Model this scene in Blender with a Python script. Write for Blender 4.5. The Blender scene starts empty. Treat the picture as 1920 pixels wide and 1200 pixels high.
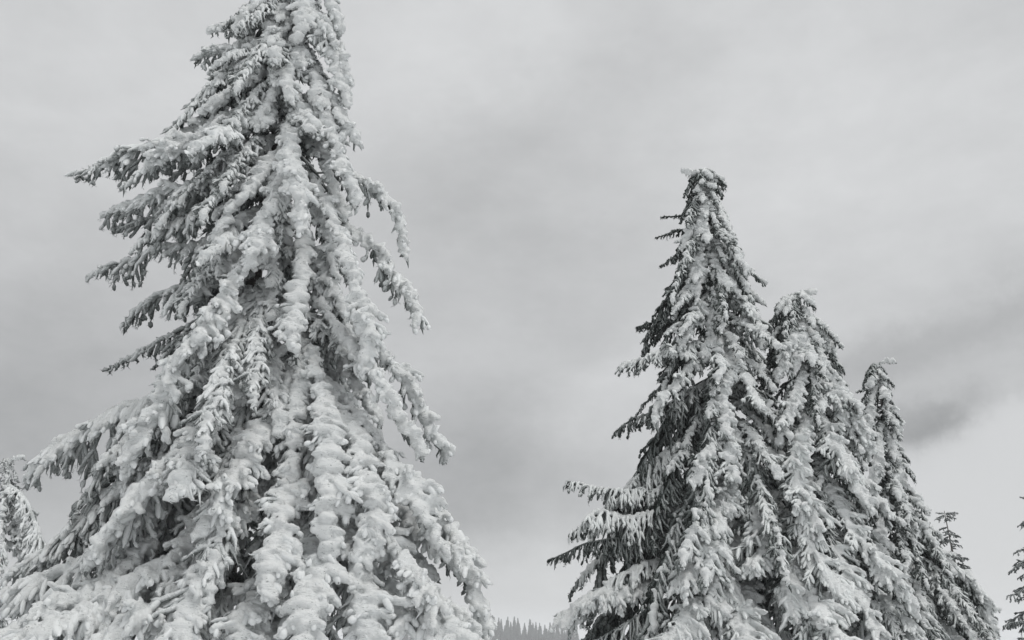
import bpy, math, time
import numpy as np

T00 = time.time()
sc = bpy.context.scene
COL = sc.collection
R = math.radians

# ------------------------------------------------------------------ camera
F_PX = 1507.0                       # focal length in pixels of the 1920 px wide photograph
PITCH = R(21.2)
CAM = np.array([0.0, 0.0, 1.7])
cam_d = bpy.data.cameras.new('camera')
cam_d.sensor_width = 36.0
cam_d.lens = 36.0 * F_PX / 1920.0
cam_d.clip_start = 0.05
cam_d.clip_end = 9000.0
cam = bpy.data.objects.new('camera', cam_d)
cam.location = CAM
cam.rotation_euler = (math.pi / 2 + PITCH, 0, 0)
COL.objects.link(cam)
sc.camera = cam

# ------------------------------------------------------------------ sky
SUN_EL, SUN_AZ = R(64), R(128)      # azimuth clockwise from +Y: high, to the right and a little behind the camera
world = bpy.data.worlds.new('World')
sc.world = world
world.use_nodes = True
nt = world.node_tree
nt.nodes.clear()
N = nt.nodes.new
L = nt.links.new


def pix_dir(x, y):
    cp, sp = math.cos(PITCH), math.sin(PITCH)
    v = np.array([x - 960.0, cp * F_PX - sp * (600 - y), sp * F_PX + cp * (600 - y)])
    return v / np.linalg.norm(v)


def vmath(op, a, b=None):
    n = N('ShaderNodeVectorMath'); n.operation = op
    for i, s in enumerate((a, b)):
        if s is None: continue
        if isinstance(s, (tuple, list, np.ndarray)): n.inputs[i].default_value = tuple(s)
        else: L(s, n.inputs[i])
    return n.outputs['Value'] if op in ('DOT_PRODUCT', 'LENGTH') else n.outputs['Vector']


def fmath(op, a, b=None, c=None, clamp=False):
    n = N('ShaderNodeMath'); n.operation = op; n.use_clamp = clamp
    for i, s in enumerate((a, b, c)):
        if s is None: continue
        if isinstance(s, (int, float)): n.inputs[i].default_value = s
        else: L(s, n.inputs[i])
    return n.outputs[0]


def noise(vec, scale, detail, rough, out='Fac', lac=2.0):
    n = N('ShaderNodeTexNoise'); n.inputs['Scale'].default_value = scale
    n.inputs['Detail'].default_value = detail; n.inputs['Roughness'].default_value = rough
    n.inputs['Lacunarity'].default_value = lac
    L(vec, n.inputs['Vector'])
    return n.outputs[out]


tc = N('ShaderNodeTexCoord')
D0 = tc.outputs['Generated']
warp = vmath('SUBTRACT', noise(D0, 3.4, 9, 0.66, 'Color'), (0.5, 0.5, 0.5))
ws = N('ShaderNodeVectorMath'); ws.operation = 'SCALE'; ws.inputs['Scale'].default_value = 0.22
L(warp, ws.inputs[0])
DW = vmath('ADD', D0, ws.outputs['Vector'])
# cloud deck: soft banks all round the sky (stretched sideways), plus the banks seen in the photograph
st = vmath('MULTIPLY', D0, (1.0, 1.0, 2.0))
big = noise(st, 2.3, 4, 0.5)
fine = noise(st, 9.0, 5, 0.55)
dens = fmath('MULTIPLY_ADD', fmath('SUBTRACT', big, 0.5), 0.22, 0.0)
dens = fmath('MULTIPLY_ADD', fmath('SUBTRACT', fine, 0.5), 0.20, dens)
dens = fmath('MULTIPLY_ADD', fmath('SUBTRACT', noise(st, 34.0, 6, 0.7), 0.5), 0.10, dens)
# (x, y, half width, half height in px, tilt deg, brightness change)
BANKS = [
    (1110, 190, 200, 70, 10, -0.10), (960, 430, 260, 160, 0, -0.09), (1040, 560, 300, 120, -10, -0.06),
    (880, 900, 190, 130, 0, -0.36), (1000, 1085, 260, 60, 0, 0.10),
    (1770, 635, 260, 45, 6, -0.24), (1790, 790, 150, 44, 0, -0.36), (1815, 825, 80, 26, 5, -0.24),
    (1750, 210, 380, 150, -30, 0.13), (1450, 380, 260, 120, -25, 0.09), (780, 60, 260, 130, 20, 0.12),
    (60, 820, 260, 260, 0, -0.30), (200, 130, 260, 170, 0, 0.10), (1180, 740, 220, 70, 20, 0.10), (1500, 60, 300, 90, 0, 0.06),
]
BRIGHT = [(1850, 1030, 340, 150, 8, 1.10), (1985, 850, 100, 100, 20, 1.10)]      # lit cloud standing in front of the dark bank


def bank(x, y, hw, hh, tilt):
    c = pix_dir(x, y)
    ex = np.cross(c, (0, 0, 1.0)); ex /= np.linalg.norm(ex)
    ey = np.cross(ex, c)
    ca, sa = math.cos(R(tilt)), math.sin(R(tilt))
    a1 = (ex * ca + ey * sa) / (hw / F_PX); a2 = (ey * ca - ex * sa) / (hh / F_PX)
    rel = vmath('SUBTRACT', DW, tuple(c))
    u = vmath('DOT_PRODUCT', rel, a1); v = vmath('DOT_PRODUCT', rel, a2)
    w = vmath('DOT_PRODUCT', rel, c * 2.5)
    q = fmath('MULTIPLY', u, u)
    q = fmath('MULTIPLY_ADD', v, v, q)
    return fmath('MULTIPLY_ADD', w, w, q)


for (x, y, hw, hh, tilt, amp) in BANKS:
    g = fmath('EXPONENT', fmath('MULTIPLY', bank(x, y, hw, hh, tilt), -0.7))
    dens = fmath('MULTIPLY_ADD', g, amp, dens)
for (x, y, hw, hh, tilt, val) in BRIGHT:
    q = bank(x, y, hw, hh, tilt)
    g = fmath('EXPONENT', fmath('MULTIPLY', fmath('MULTIPLY', q, q), -0.9))
    dens = fmath('MULTIPLY_ADD', g, fmath('SUBTRACT', val - 1.0, dens), dens)
br = fmath('ADD', dens, 1.0)
SKY_GREY = 0.58
cl = N('ShaderNodeMix'); cl.data_type = 'RGBA'; cl.blend_type = 'MULTIPLY'
cl.inputs[0].default_value = 1.0
cl.inputs[6].default_value = (SKY_GREY * 0.988, SKY_GREY * 1.0, SKY_GREY * 1.008, 1)
comb = N('ShaderNodeCombineColor')
for i in range(3): L(br, comb.inputs[i])
L(comb.outputs[0], cl.inputs[7])
sky = N('ShaderNodeTexSky'); sky.sky_type = 'NISHITA'; sky.sun_disc = False
sky.sun_elevation = SUN_EL; sky.sun_rotation = SUN_AZ
bg1 = N('ShaderNodeBackground'); bg1.inputs['Strength'].default_value = 0.06
L(sky.outputs[0], bg1.inputs['Color'])
bg2 = N('ShaderNodeBackground'); bg2.inputs['Strength'].default_value = 1.0
L(cl.outputs[2], bg2.inputs['Color'])
mx = N('ShaderNodeMixShader'); mx.inputs[0].default_value = 0.95      # the deck hides nearly all of the clear sky
L(bg1.outputs[0], mx.inputs[1]); L(bg2.outputs[0], mx.inputs[2])
wo = N('ShaderNodeOutputWorld')
L(mx.outputs[0], wo.inputs['Surface'])

# ------------------------------------------------------------------ sun behind the cloud deck
sd = bpy.data.lights.new('sun', 'SUN')
sd.energy = 1.5
sd.angle = R(30)
sd.color = (1.0, 0.985, 0.96)
sun = bpy.data.objects.new('sun', sd)
sv = np.array([math.sin(SUN_AZ) * math.cos(SUN_EL), math.cos(SUN_AZ) * math.cos(SUN_EL), math.sin(SUN_EL)])
from mathutils import Vector
sun.rotation_euler = Vector(sv).to_track_quat('Z', 'Y').to_euler()
sun.location = (8, -12, 20)
COL.objects.link(sun)

vs = sc.view_settings
vs.view_transform = 'Standard'; vs.look = 'None'; vs.gamma = 1.0
vs.use_curve_mapping = False
vs.exposure = 0.06
sc.cycles.volume_bounces = 1
sc.cycles.max_bounces = 6
sc.cycles.use_denoising = True

# ------------------------------------------------------------------ materials
def new_mat(name):
    m = bpy.data.materials.new(name); m.use_nodes = True
    t = m.node_tree
    return m, t, t.nodes, t.links, t.nodes['Principled BSDF']


def mnoise(nodes, links, vec, scale, detail=4, rough=0.55, out='Fac'):
    n = nodes.new('ShaderNodeTexNoise')
    n.inputs['Scale'].default_value = scale; n.inputs['Detail'].default_value = detail
    n.inputs['Roughness'].default_value = rough
    links.new(vec, n.inputs['Vector'])
    return n.outputs[out]


def ramp(nodes, links, fac, stops):
    r = nodes.new('ShaderNodeValToRGB')
    e = r.color_ramp.elements
    while len(e) < len(stops): e.new(0.5)
    for el, (p, c) in zip(e, stops):
        el.position = p; el.color = c if len(c) == 4 else (*c, 1)
    links.new(fac, r.inputs[0])
    return r.outputs[0]


def snow_material(name, scale=1.0, bump=0.8):
    m, t, nodes, links, b = new_mat(name)
    co = nodes.new('ShaderNodeTexCoord').outputs['Object']
    a = mnoise(nodes, links, co, 3.0 * scale, 5, 0.6)
    colr = ramp(nodes, links, a, [(0.3, (0.79, 0.815, 0.815)), (0.62, (0.88, 0.895, 0.89))])
    m0 = nodes.new('ShaderNodeMapping'); m0.inputs['Scale'].default_value = (0.45, 0.8, 1.25)
    m0.inputs['Rotation'].default_value = (0, R(-20), R(-15)); links.new(co, m0.inputs['Vector'])
    f = mnoise(nodes, links, m0.outputs[0], 70 * scale, 4, 0.75)      # twig ends and needle tips poking through the rime
    f2 = mnoise(nodes, links, co, 14 * scale, 3, 0.6)
    mul = nodes.new('ShaderNodeMath'); mul.operation = 'MULTIPLY_ADD'
    links.new(f2, mul.inputs[0]); mul.inputs[1].default_value = 0.45; links.new(f, mul.inputs[2])
    sp = ramp(nodes, links, mul.outputs[0], [(0.52, (0.34, 0.36, 0.355)), (0.615, (1, 1, 1))])
    mm = nodes.new('ShaderNodeMix'); mm.data_type = 'RGBA'; mm.blend_type = 'MULTIPLY'; mm.inputs[0].default_value = 1
    links.new(colr, mm.inputs[6]); links.new(sp, mm.inputs[7])
    links.new(mm.outputs[2], b.inputs['Base Color'])
    b.inputs['Roughness'].default_value = 0.75
    b.inputs['Specular IOR Level'].default_value = 0.25
    mp = nodes.new('ShaderNodeMapping'); mp.inputs['Scale'].default_value = (0.35, 0.8, 1.3)
    mp.inputs['Rotation'].default_value = (0, R(-18), R(-15))
    links.new(co, mp.inputs['Vector'])
    h1 = mnoise(nodes, links, mp.outputs[0], 34 * scale, 4, 0.6)
    h2 = mnoise(nodes, links, co, 150 * scale, 2, 0.6)
    sb = nodes.new('ShaderNodeMath'); sb.operation = 'SUBTRACT'; links.new(h1, sb.inputs[0]); sb.inputs[1].default_value = 0.5
    ab = nodes.new('ShaderNodeMath'); ab.operation = 'ABSOLUTE'; links.new(sb.outputs[0], ab.inputs[0])
    ng = nodes.new('ShaderNodeMath'); ng.operation = 'MULTIPLY'; links.new(ab.outputs[0], ng.inputs[0]); ng.inputs[1].default_value = -1.6
    ad = nodes.new('ShaderNodeMath'); ad.operation = 'MULTIPLY_ADD'
    links.new(h2, ad.inputs[0]); ad.inputs[1].default_value = 0.4; links.new(ng.outputs[0], ad.inputs[2])
    bp = nodes.new('ShaderNodeBump'); bp.inputs['Strength'].default_value = bump
    bp.inputs['Distance'].default_value = 0.035 / scale
    links.new(ad.outputs[0], bp.inputs['Height']); links.new(bp.outputs[0], b.inputs['Normal'])
    return m


WIND = np.array([0.45, -0.80, 0.38]); WIND /= np.linalg.norm(WIND)      # the side that the rime has grown on


def needle_material(name, dark, frost, rime, bias=-1.15):
    """Spruce twigs: dark needles below, hoar frost and rime (attribute: how much has grown on that twig) above and to windward."""
    m, t, nodes, links, b = new_mat(name)
    co = nodes.new('ShaderNodeTexCoord').outputs['Object']
    geo = nodes.new('ShaderNodeNewGeometry')
    at = nodes.new('ShaderNodeAttribute'); at.attribute_name = 'rime'
    dp = nodes.new('ShaderNodeVectorMath'); dp.operation = 'DOT_PRODUCT'
    links.new(geo.outputs['Normal'], dp.inputs[0])
    wv = WIND + np.array([0, 0, 0.55]); wv /= np.linalg.norm(wv)
    dp.inputs[1].default_value = tuple(wv)
    n1 = mnoise(nodes, links, co, 70, 4, 0.7)
    n2 = mnoise(nodes, links, co, 6, 3, 0.6)

    def mad(x, k, add):
        n = nodes.new('ShaderNodeMath'); n.operation = 'MULTIPLY_ADD'
        links.new(x, n.inputs[0]); n.inputs[1].default_value = k
        if isinstance(add, float): n.inputs[2].default_value = add
        else: links.new(add, n.inputs[2])
        return n.outputs[0]
    v = mad(dp.outputs['Value'], 0.50, bias)
    v = mad(n1, 1.1, v); v = mad(n2, 0.6, v); v = mad(at.outputs['Fac'], 1.45, v)
    c = ramp(nodes, links, v, [(0.0, dark), (0.42, frost), (0.95, rime)])
    links.new(c, b.inputs['Base Color'])
    b.inputs['Roughness'].default_value = 0.85
    b.inputs['Specular IOR Level'].default_value = 0.15
    bp = nodes.new('ShaderNodeBump'); bp.inputs['Strength'].default_value = 0.8; bp.inputs['Distance'].default_value = 0.012
    links.new(n1, bp.inputs['Height']); links.new(bp.outputs[0], b.inputs['Normal'])
    return m


M_SNOW = snow_material('rime_snow')
M_SNOW_FAR = snow_material('rime_snow_fine', 0.8, 0.8)
M_FROST = needle_material('frosted_needles', (0.075, 0.085, 0.082), (0.36, 0.38, 0.377), (0.82, 0.84, 0.84), -1.09)
M_NEEDLE = needle_material('dark_frosted_needles', (0.026, 0.033, 0.030), (0.22, 0.24, 0.235), (0.82, 0.845, 0.84), -1.27)
M_FARN = needle_material('far_spruce_needles', (0.03, 0.037, 0.036), (0.26, 0.28, 0.28), (0.74, 0.76, 0.76), -1.0)

M_BARK, _t, _n, _l, _b = new_mat('spruce_bark')
_co = _n.new('ShaderNodeTexCoord').outputs['Object']
_a = mnoise(_n, _l, _co, 30, 5, 0.65)
_l.new(ramp(_n, _l, _a, [(0.3, (0.045, 0.04, 0.036)), (0.7, (0.14, 0.13, 0.12))]), _b.inputs['Base Color'])
_b.inputs['Roughness'].default_value = 0.9
_bp = _n.new('ShaderNodeBump'); _bp.inputs['Strength'].default_value = 0.8; _bp.inputs['Distance'].default_value = 0.02
_l.new(_a, _bp.inputs['Height']); _l.new(_bp.outputs[0], _b.inputs['Normal'])

M_GROUND, _t, _n, _l, _b = new_mat('ground_snow')
_co = _n.new('ShaderNodeTexCoord').outputs['Object']
_a = mnoise(_n, _l, _co, 0.7, 6, 0.6)
_l.new(ramp(_n, _l, _a, [(0.3, (0.78, 0.80, 0.82)), (0.7, (0.87, 0.88, 0.89))]), _b.inputs['Base Color'])
_b.inputs['Roughness'].default_value = 0.7
_bp = _n.new('ShaderNodeBump'); _bp.inputs['Strength'].default_value = 0.4; _bp.inputs['Distance'].default_value = 0.15
_l.new(_a, _bp.inputs['Height']); _l.new(_bp.outputs[0], _b.inputs['Normal'])

# ------------------------------------------------------------------ mesh helpers
rng = np.random.default_rng(11)


def build_mesh(name, verts, groups, smooth=True):
    """groups: list of int arrays (m,k); one mesh."""
    me = bpy.data.meshes.new(name)
    verts = np.asarray(verts, np.float32)
    me.vertices.add(len(verts))
    me.vertices.foreach_set('co', verts.ravel())
    loops = np.concatenate([g.ravel() for g in groups]).astype(np.int32)
    sizes = np.concatenate([np.full(len(g), g.shape[1], np.int32) for g in groups])
    starts = np.concatenate([[0], np.cumsum(sizes)[:-1]]).astype(np.int32)
    me.loops.add(len(loops))
    me.loops.foreach_set('vertex_index', loops)
    me.polygons.add(len(sizes))
    me.polygons.foreach_set('loop_start', starts)
    me.polygons.foreach_set('use_smooth', np.full(len(sizes), smooth))
    me.update(calc_edges=True)
    return me


class Geo:
    def __init__(s): s.v = []; s.f = {}; s.n = 0; s.r = []

    def add(s, v, f, rime=0.0):
        s.v.append(v); s.f.setdefault(f.shape[1], []).append(f + s.n); s.n += len(v)
        s.r.append(np.broadcast_to(np.asarray(rime, np.float32), (len(v),)))

    def mesh(s, name, smooth=True, attr=False):
        me = build_mesh(name, np.concatenate(s.v), [np.concatenate(g) for g in s.f.values()], smooth)
        if attr:
            at = me.attributes.new('rime', 'FLOAT', 'POINT')
            at.data.foreach_set('value', np.ascontiguousarray(np.concatenate(s.r), np.float32))
        return me


def unit(a):
    return a / np.maximum(np.linalg.norm(a, axis=-1, keepdims=True), 1e-9)


def tubes(P, Rr, sides):
    """P (M,n,3) centre lines, Rr (M,n) radii -> verts, quads"""
    M, n, _ = P.shape
    Tn = unit(np.gradient(P, axis=1))
    ref = np.where(np.abs(Tn[..., 2:3]) > 0.9, np.array([1.0, 0, 0]), np.array([0, 0, 1.0]))
    A = unit(np.cross(Tn, ref)); B = np.cross(Tn, A)
    ang = np.linspace(0, 2 * math.pi, sides, endpoint=False)
    ring = A[:, :, None, :] * np.cos(ang)[:, None] + B[:, :, None, :] * np.sin(ang)[:, None]
    V = P[:, :, None, :] + ring * Rr[:, :, None, None]
    idx = np.arange(M * n * sides).reshape(M, n, sides)
    a = idx[:, :-1, :]; b = idx[:, 1:, :]
    a2 = np.roll(a, -1, 2); b2 = np.roll(b, -1, 2)
    q = np.stack([a, a2, b2, b], -1).reshape(-1, 4)
    return V.reshape(-1, 3), q


def blades(P, Th, a_t, a_w, sides):
    """flattened tapering tubes: P (M,n,3), Th (M,3) thin direction, half sizes a_t, a_w (M,n)"""
    M, n, _ = P.shape
    Tn = unit(np.gradient(P, axis=1))
    Th = Th[:, None, :]
    A = unit(Th - Tn * np.sum(Th * Tn, -1, keepdims=True) + 1e-5); B = np.cross(Tn, A)
    ang = np.linspace(0, 2 * math.pi, sides, endpoint=False) + 0.3
    V = P[:, :, None, :] + A[:, :, None, :] * (np.cos(ang)[None, None, :] * a_t[:, :, None])[..., None] \
        + B[:, :, None, :] * (np.sin(ang)[None, None, :] * a_w[:, :, None])[..., None]
    idx = np.arange(M * n * sides).reshape(M, n, sides)
    a = idx[:, :-1, :]; b = idx[:, 1:, :]
    a2 = np.roll(a, -1, 2); b2 = np.roll(b, -1, 2)
    return V.reshape(-1, 3), np.stack([a, a2, b2, b], -1).reshape(-1, 4)


def ico():
    import bmesh
    bm = bmesh.new(); bmesh.ops.create_icosphere(bm, subdivisions=2, radius=1.0)
    v = np.array([p.co[:] for p in bm.verts]); f = np.array([[p.index for p in q.verts] for q in bm.faces]); bm.free()
    return v, f


ICO_V, ICO_F = ico()


def ellipsoids(C, X):
    """C (M,3) centres, X (M,3,3) rows are scaled axes"""
    V = C[:, None, :] + np.einsum('ka,mab->mkb', ICO_V, X)
    F = (np.arange(len(C))[:, None, None] * len(ICO_V) + ICO_F).reshape(-1, 3)
    return V.reshape(-1, 3), F


def vnoise(p, seed=0):
    """value noise in [-1,1], p (n,3)"""
    i = np.floor(p).astype(np.int64); f = p - i; f = f * f * (3 - 2 * f)

    def h(a, b, c):
        k = (a * 374761393 + b * 668265263 + c * 2147483647 + seed * 974711) & 0xffffffff
        k = ((k ^ (k >> 13)) * 1274126177) & 0xffffffff
        k = ((k ^ (k >> 16)) * 2246822519) & 0xffffffff
        return (k & 0xffff) / 32767.5 - 1
    r = 0
    for dx in (0, 1):
        wx = f[:, 0] if dx else 1 - f[:, 0]
        for dy in (0, 1):
            wy = f[:, 1] if dy else 1 - f[:, 1]
            for dz in (0, 1):
                wz = f[:, 2] if dz else 1 - f[:, 2]
                r = r + wx * wy * wz * h(i[:, 0] + dx, i[:, 1] + dy, i[:, 2] + dz)
    return r


def spline(pts, n):
    """Catmull-Rom through pts, resampled evenly to n points"""
    p = np.asarray(pts, float)
    p = np.vstack([2 * p[0] - p[1], p, 2 * p[-1] - p[-2]])
    out = []
    for k in range(1, len(p) - 2):
        t = np.linspace(0, 1, 24, endpoint=False)[:, None]
        a, b, c, d = p[k - 1], p[k], p[k + 1], p[k + 2]
        out.append(0.5 * (2 * b + (c - a) * t + (2 * a - 5 * b + 4 * c - d) * t ** 2 + (3 * b - a - 3 * c + d) * t ** 3))
    out.append(p[-2][None])
    q = np.vstack(out)
    s = np.concatenate([[0], np.cumsum(np.linalg.norm(np.diff(q, axis=0), axis=1))])
    u = np.linspace(0, s[-1], n)
    return np.stack([np.interp(u, s, q[:, i]) for i in range(3)], 1), s[-1]


def px(x, y, Y):
    """the point seen at pixel (x, y) in the vertical plane Y metres in front of the camera"""
    d = pix_dir(x, y)
    return CAM + d * (Y / d[1])


# ------------------------------------------------------------------ boughs
PENDING = []        # (temporary object with remesh, parent bough, material, voxel)
UP = np.array([0, 0, 1.0])


def bough_geometry(path, k, width, snow, hang, needles, tip_thin=0.0, sub=True, spacing=0.05):
    """path: control points in the world. k: thickness scale of twigs. snow: 0..1.4
    returns Geo of stem+twigs, Geo of needles, Geo of raw snow lumps (or None)"""
    _, Ln = spline(path, 8)
    n = max(8, int(Ln / 0.04))
    P, Ln = spline(path, n)
    ph = rng.uniform(0, 99, 3)
    wob = np.stack([vnoise(P * 2.6 + ph + 31 * i, i) for i in range(3)], 1) * 0.05 * Ln ** 0.5
    P = P + wob * np.linspace(0, 1, n)[:, None]
    T = unit(np.gradient(P, axis=0))
    S = unit(np.cross(T, UP) + 1e-6)
    Nn = np.cross(S, T)
    wood = Geo(); ned = Geo(); lump = Geo()
    rad = np.interp(np.linspace(0, 1, n), [0, 1], [0.016 + 0.010 * Ln, 0.008]) * min(k, 1)
    v, f = tubes(P[None], rad[None], 6); wood.add(v, f, min(0.5, 0.15 + 0.4 * snow))
    # side twigs
    m = int(Ln / (spacing * k * (1 - 0.25 * min(max((snow - 0.7) / 0.5, 0), 1)))) * 2
    t = np.clip((np.arange(m) + rng.uniform(-0.45, 0.45, m)) / m, 0.06, 1)
    side = np.where(np.arange(m) % 2 == 0, 1.0, -1.0)
    fi = t * (n - 1); i0 = np.minimum(fi.astype(int), n - 2); fr = (fi - i0)[:, None]
    lerp = lambda A: A[i0] * (1 - fr) + A[i0 + 1] * fr
    p0, Tt, St, Nt = lerp(P), unit(lerp(T)), unit(lerp(S)), unit(lerp(Nn))
    hv = min(max((snow - 0.7) / 0.5, 0), 1) * (1 - tip_thin)      # heavy rime stands out sideways and ends in a blunt paw, light twigs hang
    prof = (1 - hv) * np.interp(t, [0, 0.12, 0.4, 0.75, 1.0], [0.35, 0.75, 1.0, 0.72, 0.30]) + hv * np.interp(t, [0, 0.12, 0.4, 0.78, 1.0], [0.25, 0.5, 0.8, 1.05, 0.62])
    clump = 0.78 + 0.5 * vnoise(np.stack([t * Ln * 3.2, side * 7, np.zeros(m)], 1) + ph, 5)
    ln = width * prof * clump * rng.uniform(0.75, 1.2, m)
    ln = np.maximum(ln, 0.05 * k)
    roll = rng.normal(0.05, 0.42, m)
    odd = rng.random(m) < 0.14
    roll[odd] = rng.uniform(-1.3, 1.3, odd.sum())
    A = R(57) + R(8) * hv + rng.normal(0, 0.18, m) - 0.55 * np.clip(t - 0.8, 0, 1) / 0.2
    lat = (np.cos(roll) * side)[:, None] * St + np.sin(roll)[:, None] * Nt
    d0 = unit(np.cos(A)[:, None] * Tt + np.sin(A)[:, None] * lat - hang * UP * rng.uniform(0.7, 1.3, m)[:, None])
    nk = 5
    u = np.linspace(0, 1, nk)
    drop = (0.25 + 0.35 * hang) * (1 - 0.5 * hv) * rng.uniform(0.4, 1.4, m)
    Q = p0[:, None] + d0[:, None] * (ln[:, None] * u)[..., None] - UP * (ln * drop)[:, None, None] * (u ** 2)[None, :, None]
    Q[:, 1:] += rng.normal(0, 0.009 * k, (m, nk - 1, 3))
    def rime_of(X, tpos, z, f):
        e = 0.60 + 0.50 * (X @ WIND) + 0.28 * vnoise(np.stack([z * 6, tpos * 5, tpos * 0], 1) + ph, 3)
        e = e * (1 + hv * np.interp(tpos, [0, 0.3, 0.8], [-0.25, -0.1, 0.15]))
        r_ = snow * e * (1 - tip_thin * np.clip(tpos * 1.5 - 0.4, 0, 1)) * rng.uniform(0.7, 1.2, len(tpos)) * f
        return np.clip(r_ + 0.12, 0.08, 1.25)
    rm = rime_of(lat, t, Q[:, 2, 2], 1.0)
    at_ = (k * (0.0125 + 0.0055 * rm) * rng.uniform(0.7, 1.25, m))[:, None] * np.array([0.9, 1.0, 0.95, 0.7, 0.08])
    aw_ = (k * (0.0135 + 0.034 * np.clip(rm - 0.25, 0, 1)) * rng.uniform(0.65, 1.3, m))[:, None] * np.array([0.8, 1.1, 1.05, 0.7, 0.06])
    at_ = at_ * rng.uniform(0.85, 1.15, at_.shape); aw_ = aw_ * rng.uniform(0.82, 1.2, aw_.shape)
    Qs = Q + ((0.35 * UP + 0.65 * WIND) * (k * 0.016 * np.clip(rm, 0, 1))[:, None])[:, None, :]
    v, f = blades(Qs, Tt, at_, aw_, 6); wood.add(v, f, np.repeat(rm, nk * 6))
    QQ, LL, RM = [Q], [ln], [rm]
    if sub:
        big = np.where(ln > 0.12 * k)[0]
        reps = np.clip((ln[big] / (0.062 * k)).astype(int), 2, 7)
        par = np.repeat(big, reps)
        ms = len(par)
        su = rng.uniform(0.2, 0.92, ms)
        sd_ = rng.choice([-1.0, 1.0], ms)
        j = np.minimum((su * (nk - 1)).astype(int), nk - 2); ff = (su * (nk - 1) - j)[:, None]
        q0 = Qs[par, j] * (1 - ff) + Qs[par, j + 1] * ff
        pd = unit(Q[par, j + 1] - Q[par, j])
        sl = unit(np.cross(pd, lat[par] * 0.2 + Nt[par] + rng.normal(0, 0.35, (ms, 3)))) * sd_[:, None]
        sdv = unit(pd * 0.8 + sl * 0.75 - hang * 0.8 * UP)
        sln = np.clip(ln[par] * (1.05 - su) * rng.uniform(0.45, 0.8, ms), 0.045 * k, 0.15 * k)
        u2 = np.array([0, 0.4, 0.8, 1.0])
        Q2 = q0[:, None] + sdv[:, None] * (sln[:, None] * u2)[..., None] - UP * (sln * 0.3)[:, None, None] * (u2 ** 2)[None, :, None]
        rm2 = np.clip(0.5 * rm[par] + 0.5 * rime_of(sl, t[par], Q2[:, 2, 2], 0.9), 0.05, 1.2)
        a2_ = (k * (0.0125 + 0.007 * rm2) * rng.uniform(0.8, 1.2, ms))[:, None] * np.array([0.8, 1.05, 0.95, 0.2])
        b2_ = a2_ * rng.uniform(1.0, 1.5, ms)[:, None]
        v, f = blades(Q2, unit(rng.normal(0, 1, (ms, 3))), a2_, b2_, 5); wood.add(v, f, np.repeat(rm2, 4 * 5))
        Q2n = np.concatenate([Q2[:, :1], Q2], 1)
        QQ.append(Q2n); LL.append(sln); RM.append(rm2)
    Qa = np.concatenate(QQ); La = np.concatenate(LL); Rm = np.concatenate(RM)
    cnt = rng.poisson(np.maximum(La * needles * np.clip(1.25 - Rm, 0.1, 1), 0.05))
    w = np.repeat(np.arange(len(La)), cnt)
    if len(w):
        uu = rng.uniform(0.02, 1.0, len(w)) * (nk - 1); j = np.minimum(uu.astype(int), nk - 2); ff = (uu - j)[:, None]
        c = Qa[w, j] * (1 - ff) + Qa[w, j + 1] * ff
        td = unit(Qa[w, j + 1] - Qa[w, j] + 1e-6)
        rd = unit(np.cross(td, rng.normal(0, 1, (len(w), 3))))
        c = c + rd * 0.008 * k
        nd = unit(td * 0.8 + rd)
        nl = 0.027 * k * rng.uniform(0.7, 1.3, len(w))[:, None]
        sdv = unit(np.cross(nd, rng.normal(0, 1, (len(w), 3)))) * 0.003 * k
        V = np.stack([c - sdv, c + sdv, c + nd * nl], 1).reshape(-1, 3)
        ned.add(V, np.arange(len(V)).reshape(-1, 3), np.repeat(Rm[w] * 0.9, 3))
    if snow <= 0.25:
        return wood, ned, None
    # ---- snow: lumps along the ridge of the bough, spreading on to the roots of the side twigs
    step = 0.055 * k
    mr = max(4, int(Ln / step))
    tt = np.clip((np.arange(mr) + rng.uniform(-0.3, 0.3, mr)) / mr, 0, 1)
    fi = tt * (n - 1); i0 = np.minimum(fi.astype(int), n - 2); fr = (fi - i0)[:, None]
    c, Tr, Sr, Nr = lerp(P), unit(lerp(T)), unit(lerp(S)), unit(lerp(Nn))
    pat = 0.85 + 0.6 * vnoise(np.stack([tt * Ln * 3.5, np.zeros(mr), np.zeros(mr)], 1) + ph + 50, 9)
    sl_ = snow * pat * np.interp(tt, [0, 0.15, 0.8, 1], [0.5, 0.85, 1.15, 1.0]) * (1 - tip_thin * np.clip(tt * 1.6 - 0.5, 0, 1))
    keep = sl_ > 0.30
    rr = k * (0.012 + 0.028 * sl_)
    X = np.stack([Tr * (rr * rng.uniform(0.4, 0.62, mr))[:, None], Sr * (rr * rng.uniform(1.1, 2.2, mr))[:, None],
                  Nr * (rr * rng.uniform(0.8, 1.25, mr))[:, None]], 1)
    c = c + (0.6 * Nr + 0.4 * WIND + rng.normal(0, 0.4, (mr, 3))) * (rr * 0.6)[:, None]
    if keep.any():
        v, f = ellipsoids(c[keep], X[keep]); lump.add(v, f)
    ok = np.where(rm > 0.62)[0]
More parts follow.
